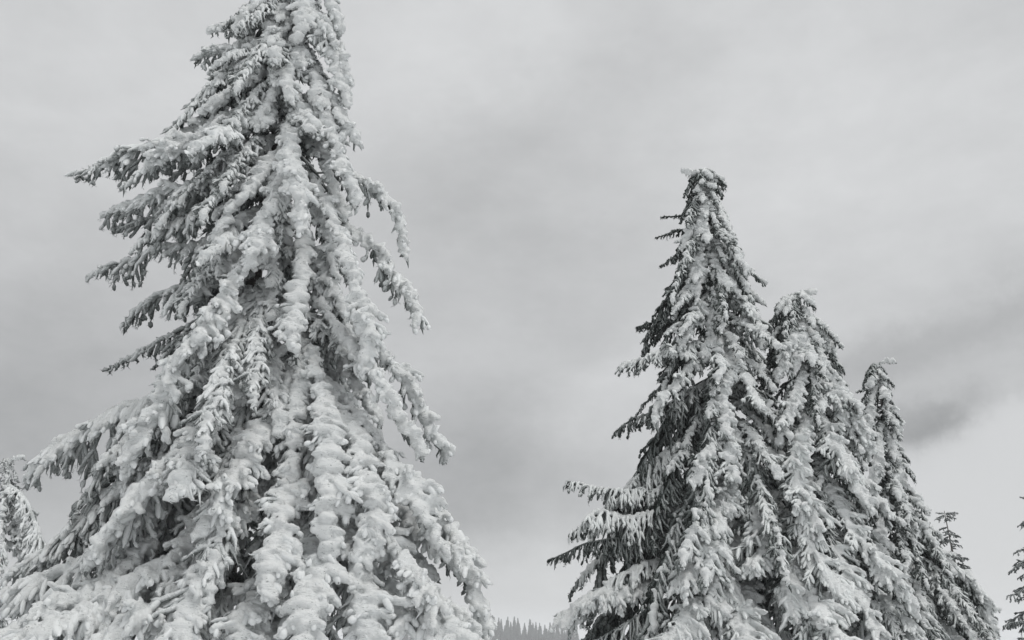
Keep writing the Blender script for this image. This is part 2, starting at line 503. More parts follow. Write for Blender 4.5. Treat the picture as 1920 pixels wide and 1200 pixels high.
    if len(ok):
        for uc, wd in ((0.15, 0.9), (0.40, 1.1), (0.66, 1.0), (0.86, 0.7)):
            jj = uc * (nk - 1); j = min(int(jj), nk - 2); ff = jj - j
            o2 = ok if uc < 0.5 else ok[rm[ok] > 0.78]
            if not len(o2): continue
            cc = Qs[o2, j] * (1 - ff) + Qs[o2, j + 1] * ff
            td = unit(Q[o2, j + 1] - Q[o2, j])
            th = unit(Tt[o2] - td * np.sum(Tt[o2] * td, 1, keepdims=True) + 1e-5)
            wdv = np.cross(td, th)
            s_ = np.clip(rm[o2] - 0.3, 0, 1)
            q_ = len(o2)
            a_l = np.maximum(ln[o2] * 0.19, 0.02 * k) * rng.uniform(0.9, 1.3, q_)
            a_t = k * (0.0115 + 0.010 * s_) * rng.uniform(0.8, 1.25, q_)
            a_w = k * (0.014 + 0.028 * s_) * wd * rng.uniform(0.75, 1.3, q_)
            X = np.stack([td * a_l[:, None], th * a_t[:, None], wdv * a_w[:, None]], 1)
            off = (0.4 * UP + 0.6 * WIND) * (k * 0.016 * s_)[:, None]
            v, f = ellipsoids(cc + off + rng.normal(0, 0.004 * k, cc.shape), X); lump.add(v, f)
    return wood, ned, (lump if lump.n else None)


def link(name, me, parent=None, mat=None, loc=None):
    o = bpy.data.objects.new(name, me)
    if mat: me.materials.append(mat)
    if parent is not None: o.parent = parent
    if loc is not None: o.location = loc
    COL.objects.link(o)
    return o


def thing(name, label, cat, loc, group=None):
    o = bpy.data.objects.new(name, None); COL.objects.link(o)
    o.location = loc; o['label'] = label; o['category'] = cat
    o.empty_display_size = 0.3
    if group: o['group'] = group
    return o


def add_bough(root, origin, path, k=1.0, width=0.3, snow=1.0, hang=0.35, needles=120, tip_thin=0.0, sub=True,
              spacing=0.05, voxel=0.016, mats=None):
    wood, ned, lump = bough_geometry(np.asarray(path) - origin, k, width, snow, hang, needles, tip_thin, sub, spacing)
    mn, ms = mats
    b = link('bough', wood.mesh('bough', True, True), root, mn)
    if ned.n:
        o = link('needles', ned.mesh('needles', False, True), b, mn); o['kind'] = 'stuff'
    if lump is not None:
        PENDING.append((lump, b, ms, voxel, k))
    return b


def finish_snow():
    tmp = []
    for (lump, b, ms, voxel, k) in PENDING:
        me = lump.mesh('raw')
        o = bpy.data.objects.new('raw', me); COL.objects.link(o)
        md = o.modifiers.new('r', 'REMESH'); md.mode = 'VOXEL'; md.voxel_size = voxel; md.adaptivity = 0.0
        tmp.append(o)
    dg = bpy.context.evaluated_depsgraph_get()
    for o, (lump, b, ms, voxel, k) in zip(tmp, PENDING):
        me = bpy.data.meshes.new_from_object(o.evaluated_get(dg))
        n = len(me.vertices)
        if n:
            co = np.empty(n * 3, np.float32); me.vertices.foreach_get('co', co); co = co.reshape(-1, 3)
            no = np.empty(n * 3, np.float32); me.vertices.foreach_get('normal', no); no = no.reshape(-1, 3)
            s = 1 / k
            cr = co.copy(); cr[:, 2] += 0.35 * co[:, 0]
            rg = lambda q, e: 1 - 2.4 * np.abs(vnoise(q, e))
            d = 0.55 * rg(cr * np.array([6, 9, 24.]) * s, 1) + 0.45 * rg(cr * np.array([15, 20, 46.]) * s, 2)
            co = co + no * (d * 0.015 * k - 0.003 * k)[:, None]
            me.vertices.foreach_set('co', co.ravel().astype(np.float32))
            me.polygons.foreach_set('use_smooth', np.ones(len(me.polygons), bool))
            me.update()
            me.name = 'snow'
            so = link('snow', me, b, ms); so['kind'] = 'stuff'
    for o in tmp:
        m = o.data; bpy.data.objects.remove(o); bpy.data.meshes.remove(m)
    PENDING.clear()


def ground_z(x, y):
    x = np.asarray(x, float); y = np.asarray(y, float)
    r = np.sqrt(x * x + y * y)
    near = 0.10 * np.sin(x * 0.35 + 1.0) * np.cos(y * 0.3) + 0.06 * np.sin(x * 0.9 + y * 0.7)
    far = np.clip((r - 20) / 180.0, 0, 1); far = far * far * (3 - 2 * far)
    valley = -62.0 * far
    ridge = 59.5 * np.exp(-((x + 30) / 230.0) ** 2 - ((y - 610) / 120.0) ** 2)
    return near * np.clip(1 - r / 300, 0.1, 1) + valley + ridge


class Tree:
    def __init__(s, name, label, top, Y, left, right, k, mats, voxel, needles, group='snow-laden spruces', lean=0.0, trunk_r=0.14):
        """top: pixel of the leader's tip; left/right: silhouette pixels [(x, y), ...] in the trunk's plane"""
        s.Y = Y; s.k = k; s.mats = mats; s.voxel = voxel; s.needles = needles
        tp = px(*top, Y)
        s.X = tp[0]; s.zt = tp[2]
        s.base = np.array([s.X, Y, float(ground_z(s.X, Y)) - 0.05])
        s.lz, s.lr = s.env(left); s.rz, s.rr = s.env(right)
        s.root = thing(name, label, 'tree', s.base, group)
        n = 14
        h = np.linspace(0, s.zt - s.base[2] - 0.05, n)
        P = np.zeros((1, n, 3)); P[0, :, 2] = h
        P[0, :, 0] = 0.03 * np.sin(h * 0.9); P[0, :, 1] = 0.03 * np.cos(h * 0.7) - 0.03
        r = np.interp(h, [0, 0.4, h[-1]], [trunk_r * 1.35, trunk_r, 0.008])
        g = Geo(); v, f = tubes(P, r[None], 10); g.add(v, f)
        link('trunk', g.mesh('trunk'), s.root, M_BARK)

    def env(s, pts):
        q = np.array([px(x, y, s.Y) for x, y in pts])
        o = np.argsort(q[:, 2])
        return q[o, 2], np.abs(q[o, 0] - s.X)

    def radius(s, phi, z):
        """crown radius at height z towards azimuth phi (0 = towards +X, -90 deg = towards the camera)"""
        c = math.cos(phi)
        l, r = np.interp(z, s.lz, s.lr), np.interp(z, s.rz, s.rr)
        w = (c + 1) / 2
        return l * (1 - w) + r * w

    def hero(s, pts, **kw):
        """pts: pixels with the distance in metres that the point stands out of the trunk's plane towards the camera"""
        path = [px(x, y, s.Y - d) for x, y, d in pts]
        a = dict(k=s.k, needles=s.needles, voxel=s.voxel, mats=s.mats); a.update(kw)
        return add_bough(s.root, s.base, path, **a)

    def auto(s, phi, z_tip, droop, frac=1.0, **kw):
        Rr = s.radius(phi, z_tip) * frac
        Rr = max(Rr, 0.16)
        d = np.array([math.cos(phi), math.sin(phi), 0])
        o = np.array([s.X, s.Y, 0])
        za = min(z_tip + droop * Rr, s.zt - 0.03)
        dz = za - z_tip
        path = [o + d * 0.03 + UP * za, o + d * Rr * 0.36 + UP * (za - 0.16 * dz), o + d * Rr * 0.72 + UP * (za - 0.56 * dz), o + d * Rr + UP * z_tip]
        a = dict(k=s.k, needles=s.needles, voxel=s.voxel, mats=s.mats, width=0.10 * s.k + 0.15 * Rr); a.update(kw)
        return add_bough(s.root, s.base, path, **a)


# ------------------------------------------------------------------ ground
xs = np.concatenate([-np.geomspace(4200, 40, 22), np.linspace(-36, 36, 90), np.geomspace(40, 4200, 22)])
ys = np.concatenate([-np.geomspace(4200, 40, 14), np.linspace(-36, 36, 90), np.linspace(40, 800, 90), np.geomspace(850, 4200, 12)])
gx, gy = np.meshgrid(xs, ys)
gz = ground_z(gx, gy)
gi = np.arange(gx.size).reshape(gx.shape)
gq = np.stack([gi[:-1, :-1], gi[:-1, 1:], gi[1:, 1:], gi[1:, :-1]], -1).reshape(-1, 4)
go = link('ground', build_mesh('ground', np.stack([gx, gy, gz], -1).reshape(-1, 3), [gq]), None, M_GROUND)
go['kind'] = 'structure'; go['label'] = 'snow covered ground sloping down into the valley'

# ------------------------------------------------------------------ the tall spruce on the left
A1 = Tree('spruce_tree', 'tallest and broadest spruce, thickly plated with rime, pale frosted twigs along one side', (566, -130), 8.0,
          left=[(530, -130), (500, -60), (465, 0), (400, 60), (370, 110), (360, 160), (330, 215), (230, 270), (190, 350), (200, 420), (215, 500), (240, 600),
                (240, 690), (190, 780), (90, 880), (80, 1000), (20, 1090), (-60, 1200), (-120, 1500)],
          right=[(590, -130), (600, -60), (615, 0), (650, 60), (655, 160), (662, 260), (690, 330), (730, 420), (750, 520), (765, 690), (800, 760),
                 (835, 850), (825, 900), (860, 970), (900, 1040), (935, 1110), (950, 1190), (980, 1500)],
          k=1.2, mats=(M_FROST, M_SNOW), voxel=0.0205, needles=40, trunk_r=0.15)
DK = dict(mats=(M_FROST, M_SNOW), needles=130)
H = A1.hero
# boughs that make the left outline: frosted fingers, little snow
H([(545, 165, .1), (400, 235, .25), (270, 285, .25), (148, 326, .2)], width=0.35, snow=1.00, hang=.5, tip_thin=0.55, **DK)
H([(520, 200, .3), (420, 250, .5), (330, 280, .6), (290, 300, .6)], width=0.35, snow=1.25, hang=.3)
H([(540, 130, .0), (455, 165, .15), (365, 200, .1)], width=0.27, snow=0.75, hang=.5, tip_thin=0.39, **DK)
H([(545, 70, .0), (460, 85, .15), (365, 115, .1)], width=0.27, snow=1.00, hang=.4, tip_thin=0.28)
H([(550, 20, .0), (470, 40, .15), (395, 62, .1)], width=0.24, snow=1.00, hang=.4, tip_thin=0.28)
H([(530, 250, .1), (380, 340, .3), (270, 370, .2), (195, 400, .1)], width=0.41, snow=0.90, hang=.6, tip_thin=0.44, **DK)
H([(510, 340, .0), (380, 390, .1), (215, 425, .0)], width=0.35, snow=0.60, hang=.7, tip_thin=0.55, **DK)
H([(520, 380, .0), (380, 455, .2), (270, 475, .2), (160, 522, .1)], width=0.36, snow=0.75, hang=.7, tip_thin=0.55, **DK)
H([(500, 460, .0), (380, 525, .1), (300, 560, .1), (232, 605, .1)], width=0.35, snow=0.60, hang=.7, tip_thin=0.44, **DK)
H([(490, 560, .0), (350, 615, .1), (202, 694, .0)], width=0.22, snow=0.45, hang=.5, tip_thin=0.55, **DK)
H([(470, 680, .1), (320, 730, .3), (170, 800, .3), (45, 900, .2)], width=0.49, snow=0.90, hang=.75, tip_thin=0.28, **DK)
H([(460, 760, .0), (300, 850, .2), (150, 985, .3), (10, 1090, .3)], width=0.41, snow=0.83, hang=.4, tip_thin=0.28, **DK)
H([(440, 860, .2), (300, 960, .5), (150, 1050, .7), (-10, 1120, .7)], width=0.54, snow=0.83, hang=.6, tip_thin=0.17, **DK)
# right outline
H([(600, 300, .0), (690, 345, .1), (735, 390, .1), (762, 478, .1)], width=.27, snow=1.0, hang=.5)
H([(600, 400, .0), (700, 460, .1), (750, 530, .1), (792, 603, .1)], width=.29, snow=1.0, hang=.5)
H([(600, 600, .0), (720, 670, .2), (790, 760, .2), (838, 850, .1)], width=.30, snow=1.05, hang=.4)
H([(600, 780, .2), (740, 880, .5), (845, 1000, .5), (880, 1090, .4)], width=0.30, snow=1.2, hang=.3)
H([(600, 840, .2), (760, 960, .6), (860, 1065, .7), (915, 1160, .7)], width=0.31, snow=1.25, hang=.3)
H([(590, 1010, .1), (760, 1110, .3), (870, 1185, .3), (920, 1260, .2)], width=0.30, snow=1.2, hang=.3)
# boughs on the face of the tree
H([(560, 200, .2), (540, 270, .6), (550, 350, .85), (565, 430, .95)], width=0.23, snow=1.35, hang=.15)
H([(555, 100, .1), (520, 160, .4), (480, 240, .6)], width=0.19, snow=1.25, hang=.2)
H([(565, 90, .1), (590, 150, .35), (600, 205, .5)], width=0.19, snow=1.2, hang=.2)
H([(570, 180, .1), (610, 230, .4), (640, 310, .55), (660, 395, .55)], width=0.19, snow=1.2, hang=.25)
H([(540, 260, .3), (480, 340, .65), (430, 400, .8), (395, 460, .85)], width=0.25, snow=1.0, hang=.35)
H([(545, 300, .3), (500, 400, .8), (470, 470, 1.0), (470, 500, 1.05)], width=0.23, snow=1.2, hang=.2)
H([(560, 400, .4), (440, 530, .9), (360, 660, 1.15), (255, 840, 1.3)], width=0.30, snow=1.35, hang=.25)
H([(570, 420, .3), (560, 510, .7), (555, 600, .9), (560, 655, 1.0)], width=0.22, snow=1.25, hang=.2)
H([(585, 330, .3), (640, 440, .7), (670, 560, .9), (700, 680, 1.0)], width=0.26, snow=1.25, hang=.25)
H([(590, 560, .4), (680, 680, .9), (740, 780, 1.0), (780, 850, 1.0)], width=0.26, snow=1.15, hang=.25)
H([(550, 640, .4), (430, 740, .9), (300, 890, 1.25), (170, 1050, 1.4)], width=0.35, snow=1.25, hang=.35)
H([(560, 680, .5), (490, 800, 1.0), (430, 910, 1.3), (395, 1005, 1.45)], width=0.31, snow=1.3, hang=.2)
H([(560, 620, .4), (560, 740, .9), (545, 830, 1.1), (540, 900, 1.2)], width=0.23, snow=1.1, hang=.25)
H([(575, 640, .5), (610, 790, 1.1), (625, 920, 1.35), (620, 1035, 1.5)], width=0.27, snow=1.3, hang=.2)
H([(590, 700, .5), (680, 850, 1.1), (700, 950, 1.3), (685, 1045, 1.4)], width=0.27, snow=1.3, hang=.2)
H([(600, 700, .4), (720, 840, .9), (790, 960, 1.1), (820, 1030, 1.1)], width=0.30, snow=1.25, hang=.25)
H([(560, 850, .7), (530, 960, 1.3), (520, 1040, 1.5), (500, 1115, 1.6)], width=0.31, snow=1.35, hang=.15)
H([(500, 900, .7), (420, 1000, 1.3), (370, 1100, 1.6), (330, 1210, 1.8)], width=0.35, snow=1.2, hang=.3)
H([(480, 940, .6), (320, 1040, 1.2), (200, 1130, 1.5), (110, 1240, 1.6)], width=0.37, snow=.95, hang=.45)
H([(570, 960, .7), (590, 1060, 1.4), (570, 1160, 1.7), (590, 1260, 1.8)], width=0.33, snow=1.25, hang=.25)
H([(600, 940, .7), (660, 1040, 1.3), (690, 1140, 1.5), (660, 1240, 1.6)], width=0.30, snow=1.25, hang=.25)
H([(620, 920, .6), (740, 1030, 1.2), (800, 1110, 1.4), (830, 1220, 1.5)], width=0.33, snow=1.3, hang=.25)
H([(620, 1060, .6), (740, 1140, 1.2), (830, 1180, 1.4), (890, 1220, 1.4)], width=0.30, snow=1.3, hang=.25)
H([(540, 1060, .7), (470, 1150, 1.4), (430, 1240, 1.7)], width=0.33, snow=1.25, hang=.25)
H([(300, 1000, .9), (220, 1080, 1.2), (100, 1150, 1.5), (20, 1195, 1.6)], width=0.33, snow=1.2, hang=.3)
H([(565, 10, .0), (580, 40, .3), (600, 80, .4)], width=0.17, snow=1.25, hang=.2)
H([(560, 0, .0), (520, 30, .25), (500, 75, .35)], width=0.17, snow=1.25, hang=.2)
H([(566, -60, .0), (605, -20, .2), (640, 60, .25)], width=0.19, snow=1.25, hang=.3)
H([(566, -60, .0), (530, -25, .2), (478, 20, .25)], width=0.19, snow=1.25, hang=.3)
H([(566, -50, .0), (575, 10, .4), (560, 80, .5)], width=0.22, snow=1.3, hang=.2)
H([(566, 60, .1), (620, 110, .35), (655, 200, .4)], width=0.20, snow=1.2, hang=.3)
H([(568, 140, .1), (620, 190, .3), (662, 280, .35)], width=0.20, snow=1.15, hang=.3)
H([(560, 60, .1), (480, 110, .3), (400, 150, .35)], width=0.22, snow=.9, hang=.5, tip_thin=.5)
H([(565, 30, .0), (625, 80, .1), (648, 170, .1)], width=0.12, snow=1.1, hang=.4)


PROTO = {}
PLACE = []
LENC = (0.32, 0.62, 1.05, 1.65)


def proto(sector, lc, var):
    """a bough that several trees share between the named ones: one of six directions, four lengths, two shapes"""
    key = (sector, lc, var)
    if key not in PROTO:
        phi = sector * math.pi / 3
        s_ = math.sin(phi)
        Rr = LENC[lc]
        w = math.cos(phi) * WIND[0] + s_ * WIND[1]
        sn = 0.22 + 0.72 * min(1, max(0, 0.40 + 0.8 * w)) * (0.95, 0.5)[var]
        d = np.array([math.cos(phi), math.sin(phi), 0]); dz = Rr * (0.85, 1.35)[var]
        path = [d * 0.03, d * Rr * 0.36 - UP * 0.16 * dz, d * Rr * 0.72 - UP * 0.56 * dz, d * Rr - UP * dz]
        backw = s_ > 0.35
        b = add_bough(None, np.zeros(3), path, k=1.18, width=0.15 + 0.10 * Rr, snow=0.2 if backw else sn, hang=(.3, .5)[var],
                      needles=0 if backw else 110, sub=not backw, voxel=.022, mats=(M_FROST, M_SNOW))
        PROTO[key] = b
    return PROTO[key]


def fill(tree, z0, z1, dz, per, droop=1.1, back=0.35, frac=(0.62, 0.9), seed=1):
    """boughs between the named ones, whorl by whorl; the sides turned from the wind carry less snow"""
    r = np.random.default_rng(seed)
    z = z0; a0 = 0.0
    while z < z1:
        a0 += 2.4
        for q in range(per):
            phi = a0 + (q + r.uniform(-0.3, 0.3)) * 2 * math.pi / per
            if math.sin(phi) > 0.35 and r.random() > back: continue
            zt = z + r.uniform(-0.4, 0.4) * dz
            Rr = max(tree.radius(phi, zt) * r.uniform(*frac), 0.16)
            sec = int(round(phi / (math.pi / 3)))
            lc = int(np.argmin([abs(math.log(Rr / c)) for c in LENC])); var = int(r.integers(2))
            sc_ = Rr / LENC[lc]
            za = min(zt + Rr * (0.85, 1.35)[var], tree.zt - 0.05)
            b = proto(sec % 6, lc, var)
            PLACE.append((tree, b, za - tree.base[2], phi - sec * math.pi / 3, sc_ * r.uniform(.95, 1.05), r.uniform(-.12, .12)))
        z += dz


def place_all():
    used_first = set()
    for tree, b, z, rot, sc_, tilt in PLACE:
        src = [b] + list(b.children)
        if b.name in used_first:
            o = b.copy(); COL.objects.link(o)
            for ch in src[1:]:
                if ch.name.split('.')[0] in ('needles', 'snow'):
                    c = ch.copy(); c.parent = o; COL.objects.link(c)
        else:
            used_first.add(b.name); o = b
        o.parent = tree.root
        o.location = (0, 0, z); o.rotation_euler = (tilt * .6, tilt, rot); o.scale = (sc_, sc_, sc_ * (1 + tilt))
        for q in [o] + [c for c in o.children]:
            q.material_slots[0].link = 'OBJECT'
            q.material_slots[0].material = tree.mats[1] if q.name.startswith('snow') else tree.mats[0]


A1.hero([(470, 1000, .4), (330, 1100, 1.0), (230, 1175, 1.2), (170, 1260, 1.3)], width=.40, snow=.9, hang=.4)
A1.hero([(640, 1000, .3), (780, 1090, .8), (865, 1150, .9), (890, 1210, .9)], width=.26, snow=1.2, hang=.3)
A1.hero([(500, 1080, .4), (350, 1150, 1.0), (250, 1230, 1.2)], width=.36, snow=.7, hang=.4)
for q in ([(566, -40, .0), (500, 0, .3), (440, 55, .35)], [(566, 20, .1), (500, 80, .4), (450, 130, .5)], [(566, 0, .1), (610, 60, .35), (640, 130, .4)],
          [(560, 110, .1), (460, 160, .4), (390, 205, .45)], [(566, 60, .2), (545, 130, .5), (540, 190, .6)]):
    A1.hero(q, width=.26, snow=1.15, hang=.35)
for q in ([(545, 190, .1), (420, 250, .35), (300, 310, .4), (230, 350, .4)], [(530, 300, .1), (400, 380, .4), (300, 430, .5), (250, 470, .5)], [(520, 420, .1), (400, 500, .4), (310, 590, .5)]):
    A1.hero(q, width=.24, snow=.8, hang=.7, tip_thin=.4)
for q in ([(560, 330, .0), (605, 420, .3), (635, 520, .4)], [(556, 420, .0), (615, 520, .3), (655, 625, .4)], [(550, 480, .0), (625, 600, .3), (690, 720, .4)],
          [(548, 560, .0), (640, 680, .2), (720, 800, .3)], [(540, 700, .0), (660, 830, .4), (765, 940, .5)], [(536, 850, .0), (680, 960, .4), (810, 1070, .5)],
          [(565, 220, .0), (610, 300, .2), (640, 400, .3)]):
    A1.hero(q, width=.27, snow=.95, hang=.35)
A1.hero([(330, 1060, 1.0), (180, 1140, 1.6), (60, 1185, 1.8), (-20, 1230, 1.8)], width=.36, snow=1.2, hang=.35)
A1.hero([(400, 1080, .9), (260, 1160, 1.6), (150, 1225, 1.8)], width=.34, snow=1.1, hang=.35)
fill(A1, 0.4, A1.zt - 0.15, 0.38, 8, seed=3, frac=(.52, .80))
fill(A1, 0.8, A1.zt - 0.4, 0.42, 6, seed=4, frac=(.28, .46))

print('left tree', time.time() - T00)

# ------------------------------------------------------------------ the group of spruces on the right
B1 = Tree('spruce_tree', 'tall pointed spruce rising above its twin, dark needles showing between rime plates', (1316, 318), 13.0,
          left=[(1295, 318), (1278, 345), (1266, 400), (1252, 450), (1246, 520), (1240, 560), (1205, 620), (1175, 690), (1215, 760), (1190, 815), (1230, 850),
                (1190, 920), (1150, 980), (1120, 1080), (1060, 1200), (960, 1500)],
          right=[(1340, 318), (1358, 345), (1374, 440), (1395, 500), (1432, 550), (1455, 640), (1470, 760), (1520, 900), (1570, 1050), (1620, 1200), (1700, 1500)],
          k=1.2, mats=(M_NEEDLE, M_SNOW_FAR), voxel=0.024, needles=150, trunk_r=0.15)
B2 = Tree('spruce_tree', 'shorter spruce with ragged top, leaning out beside the tall pointed one', (1497, 548), 12.9,
          left=[(1475, 548), (1442, 580), (1420, 640), (1410, 720), (1420, 850), (1400, 1000), (1380, 1200), (1300, 1500)],
          right=[(1520, 548), (1540, 600), (1560, 655), (1580, 720), (1615, 790), (1640, 860), (1655, 950), (1685, 1050), (1712, 1130), (1735, 1200), (1800, 1500)],
          k=1.2, mats=(M_NEEDLE, M_SNOW_FAR), voxel=0.024, needles=150, trunk_r=0.13)
B3 = Tree('spruce_tree', 'slender spruce with hooked tip standing behind the twin spruces', (1640, 678), 15.5,
          left=[(1622, 678), (1612, 740), (1605, 800), (1600, 900), (1590, 1050), (1560, 1200), (1520, 1500)],
          right=[(1655, 678), (1676, 740), (1684, 800), (1692, 860), (1705, 920), (1730, 980), (1770, 1050), (1815, 1110), (1850, 1170), (1865, 1200), (1930, 1500)],
          k=1.15, mats=(M_NEEDLE, M_SNOW_FAR), voxel=0.026, needles=100, trunk_r=0.12)
H = B1.hero
ND = dict(needles=230, k=1.05)
H([(1335, 480, .0), (1290, 470, .1), (1235, 500, .1)], width=0.22, snow=.35, hang=.4, tip_thin=1, **ND)
H([(1335, 435, .0), (1290, 430, .1), (1230, 445, .1)], width=0.15, snow=.3, hang=.4, tip_thin=1, **ND)
H([(1325, 405, .0), (1285, 405, .05), (1240, 410, .05)], width=0.11, snow=.3, hang=.3, tip_thin=1, **ND)
H([(1345, 590, .0), (1290, 600, .1), (1195, 612, .1)], width=0.27, snow=.4, hang=.4, tip_thin=1, **ND)
H([(1350, 630, .1), (1270, 655, .5), (1160, 690, .5)], width=0.41, snow=.9, hang=.5, tip_thin=.3, **ND)
H([(1355, 700, .1), (1270, 750, .4), (1155, 805, .4)], width=0.46, snow=.6, hang=.55, tip_thin=.8, **ND)
H([(1365, 790, .0), (1270, 830, .2), (1190, 900, .2), (1100, 985, .2)], width=0.54, snow=.8, hang=.7, tip_thin=.2, **ND)
H([(1370, 860, .0), (1270, 920, .2), (1160, 990, .3), (1085, 1085, .3)], width=0.42, snow=.6, hang=.9, **ND)
H([(1375, 850, .1), (1250, 915, .4), (1140, 918, .7), (1063, 906, .8)], width=0.40, snow=.75, hang=.9, tip_thin=.3, **ND)
H([(1300, 940, .4), (1190, 970, .7), (1120, 965, .8), (1068, 1000, .9)], width=0.42, snow=.7, hang=.9, **ND)
H([(1300, 990, .3), (1190, 1010, .6), (1100, 1020, .8), (1026, 1046, .8)], width=0.30, snow=.5, hang=.9, tip_thin=1, **ND)
H([(1380, 960, .1), (1260, 1040, .5), (1150, 1085, .8), (1060, 1180, .8)], width=0.46, snow=.7, hang=.9, **ND)
H([(1385, 1020, .1), (1240, 1090, .5), (1120, 1120, .8), (1050, 1150, .8)], width=0.41, snow=1.3, hang=.5)
H([(1390, 1050, .1), (1250, 1130, .6), (1120, 1200, .8), (1030, 1270, .8)], width=0.62, snow=.4, hang=.7, **ND)
H([(1330, 330, .0), (1310, 330, .1), (1280, 322, .1)], width=0.09, snow=1.2, hang=.1)
H([(1325, 345, .0), (1345, 340, .1), (1355, 335, .1)], width=0.09, snow=1.2, hang=.1)
H([(1322, 345, .0), (1315, 400, .25), (1310, 460, .35)], width=0.22, snow=1.3, hang=.2)
H([(1325, 420, .0), (1305, 480, .3), (1300, 560, .45)], width=0.27, snow=1.3, hang=.2)
H([(1328, 430, .0), (1355, 480, .2), (1380, 540, .25)], width=0.22, snow=1.0, hang=.3)
H([(1335, 500, .1), (1375, 545, .4), (1420, 600, .5)], width=0.30, snow=1.1, hang=.3)
H([(1335, 540, .1), (1295, 600, .5), (1270, 650, .65)], width=0.35, snow=1.2, hang=.3)
H([(1340, 550, .1), (1330, 610, .5), (1320, 680, .65)], width=0.30, snow=1.0, hang=.3)
H([(1350, 650, .3), (1355, 720, .9), (1360, 810, 1.15)], width=0.35, snow=1.2, hang=.2)
H([(1350, 650, .2), (1390, 700, .8), (1420, 765, 1.0)], width=0.32, snow=1.2, hang=.25)
H([(1345, 640, .2), (1270, 710, .7), (1220, 790, .9)], width=0.41, snow=.9, hang=.4)
H([(1365, 800, .4), (1325, 850, 1.1), (1300, 915, 1.3)], width=0.32, snow=1.2, hang=.25)
H([(1365, 800, .4), (1365, 840, 1.1), (1380, 900, 1.3)], width=0.30, snow=1.1, hang=.25)
H([(1375, 860, .5), (1340, 960, 1.2), (1300, 1060, 1.5), (1270, 1100, 1.6)], width=0.49, snow=1.35, hang=.25)
H([(1380, 860, .4), (1420, 960, 1.1), (1430, 1030, 1.4), (1400, 1060, 1.5)], width=0.49, snow=1.2, hang=.25)
H([(1390, 960, .5), (1360, 1090, 1.3), (1370, 1160, 1.5)], width=0.41, snow=1.1, hang=.3)
H([(1395, 1040, .5), (1320, 1120, 1.4), (1270, 1175, 1.8), (1200, 1230, 2.0)], width=0.54, snow=1.35, hang=.3)
H([(1400, 1080, .5), (1380, 1150, 1.5), (1390, 1220, 2.0)], width=0.51, snow=1.35, hang=.2)
H([(1322, 352, .0), (1350, 395, .15), (1366, 450, .2)], width=.20, snow=1.2, hang=.3)
H([(1328, 395, .0), (1362, 445, .15), (1384, 510, .2)], width=.22, snow=1.1, hang=.3)
H([(1320, 360, .0), (1297, 410, .2), (1278, 470, .25)], width=.20, snow=1.2, hang=.3)
H([(1330, 450, .1), (1340, 520, .4), (1345, 580, .5)], width=.24, snow=1.2, hang=.25)
H([(1330, 470, .1), (1285, 540, .3), (1262, 600, .35)], width=.24, snow=.9, hang=.35)
H([(1340, 545, .0), (1400, 590, .1), (1455, 650, .1)], width=.34, snow=.7, hang=.5)
H([(1345, 590, .0), (1400, 650, .2), (1450, 720, .2)], width=.36, snow=.5, hang=.5)
H([(1352, 660, .1), (1420, 740, .3), (1470, 830, .3)], width=.38, snow=.4, hang=.5)
fill(B1, 0.4, B1.zt - 0.2, 0.38, 8, seed=8, frac=(.7, 1.08))
H = B2.hero
H([(1500, 570, .0), (1475, 560, .1), (1455, 590, .15)], width=0.14, snow=.9, hang=.3)
H([(1500, 556, .0), (1510, 550, .1), (1528, 552, .1)], width=0.09, snow=1.2, hang=.1)
H([(1505, 590, .0), (1535, 620, .15), (1562, 662, .15)], width=0.22, snow=1.1, hang=.4)
H([(1505, 580, .1), (1500, 640, .4), (1490, 700, .5)], width=0.27, snow=1.2, hang=.25)
H([(1510, 640, .1), (1555, 710, .4), (1580, 790, .5)], width=0.30, snow=1.15, hang=.3)
H([(1515, 680, .1), (1580, 750, .4), (1625, 850, .4)], width=0.35, snow=1.1, hang=.3)
H([(1505, 680, .2), (1480, 760, .7), (1460, 830, .8)], width=0.32, snow=1.1, hang=.3)
H([(1515, 760, .3), (1490, 850, 1.0), (1500, 930, 1.2), (1530, 985, 1.3)], width=0.43, snow=1.3, hang=.25)
H([(1520, 760, .2), (1570, 850, .9), (1620, 940, 1.0)], width=0.41, snow=1.2, hang=.3)
H([(1520, 800, .1), (1600, 880, .5), (1660, 970, .5)], width=0.38, snow=1.0, hang=.4)
H([(1525, 880, .4), (1500, 960, 1.2), (1540, 1060, 1.5), (1580, 1120, 1.6)], width=0.46, snow=1.1, hang=.3)
H([(1530, 880, .4), (1600, 1000, 1.1), (1670, 1080, 1.3), (1715, 1140, 1.3)], width=0.49, snow=1.25, hang=.3)
H([(1535, 960, .4), (1580, 1070, 1.3), (1630, 1170, 1.5), (1650, 1230, 1.6)], width=0.49, snow=1.25, hang=.3)
H([(1530, 960, .4), (1480, 1060, 1.3), (1490, 1150, 1.6)], width=0.46, snow=1.2, hang=.3)
H([(1540, 1020, .3), (1650, 1120, .9), (1720, 1210, 1.0)], width=0.49, snow=1.1, hang=.3)
H([(1540, 1040, .4), (1530, 1130, 1.5), (1560, 1230, 1.8)], width=0.49, snow=1.2, hang=.3)
H([(1500, 590, .1), (1475, 640, .35), (1452, 710, .45)], width=.26, snow=1.1, hang=.3)
H([(1503, 590, .1), (1530, 655, .3), (1550, 730, .4)], width=.24, snow=1.15, hang=.3)
H([(1503, 585, .0), (1465, 610, .05), (1432, 660, .0)], width=.26, snow=.7, hang=.5)
H([(1505, 620, .0), (1460, 680, .1), (1430, 745, .1)], width=.32, snow=.5, hang=.5)
fill(B2, 0.4, B2.zt - 0.2, 0.38, 8, seed=13, frac=(.7, 1.08))
H = B3.hero
H([(1642, 692, .0), (1655, 680, .1), (1678, 682, .1)], width=0.06, snow=1.0, hang=.1)
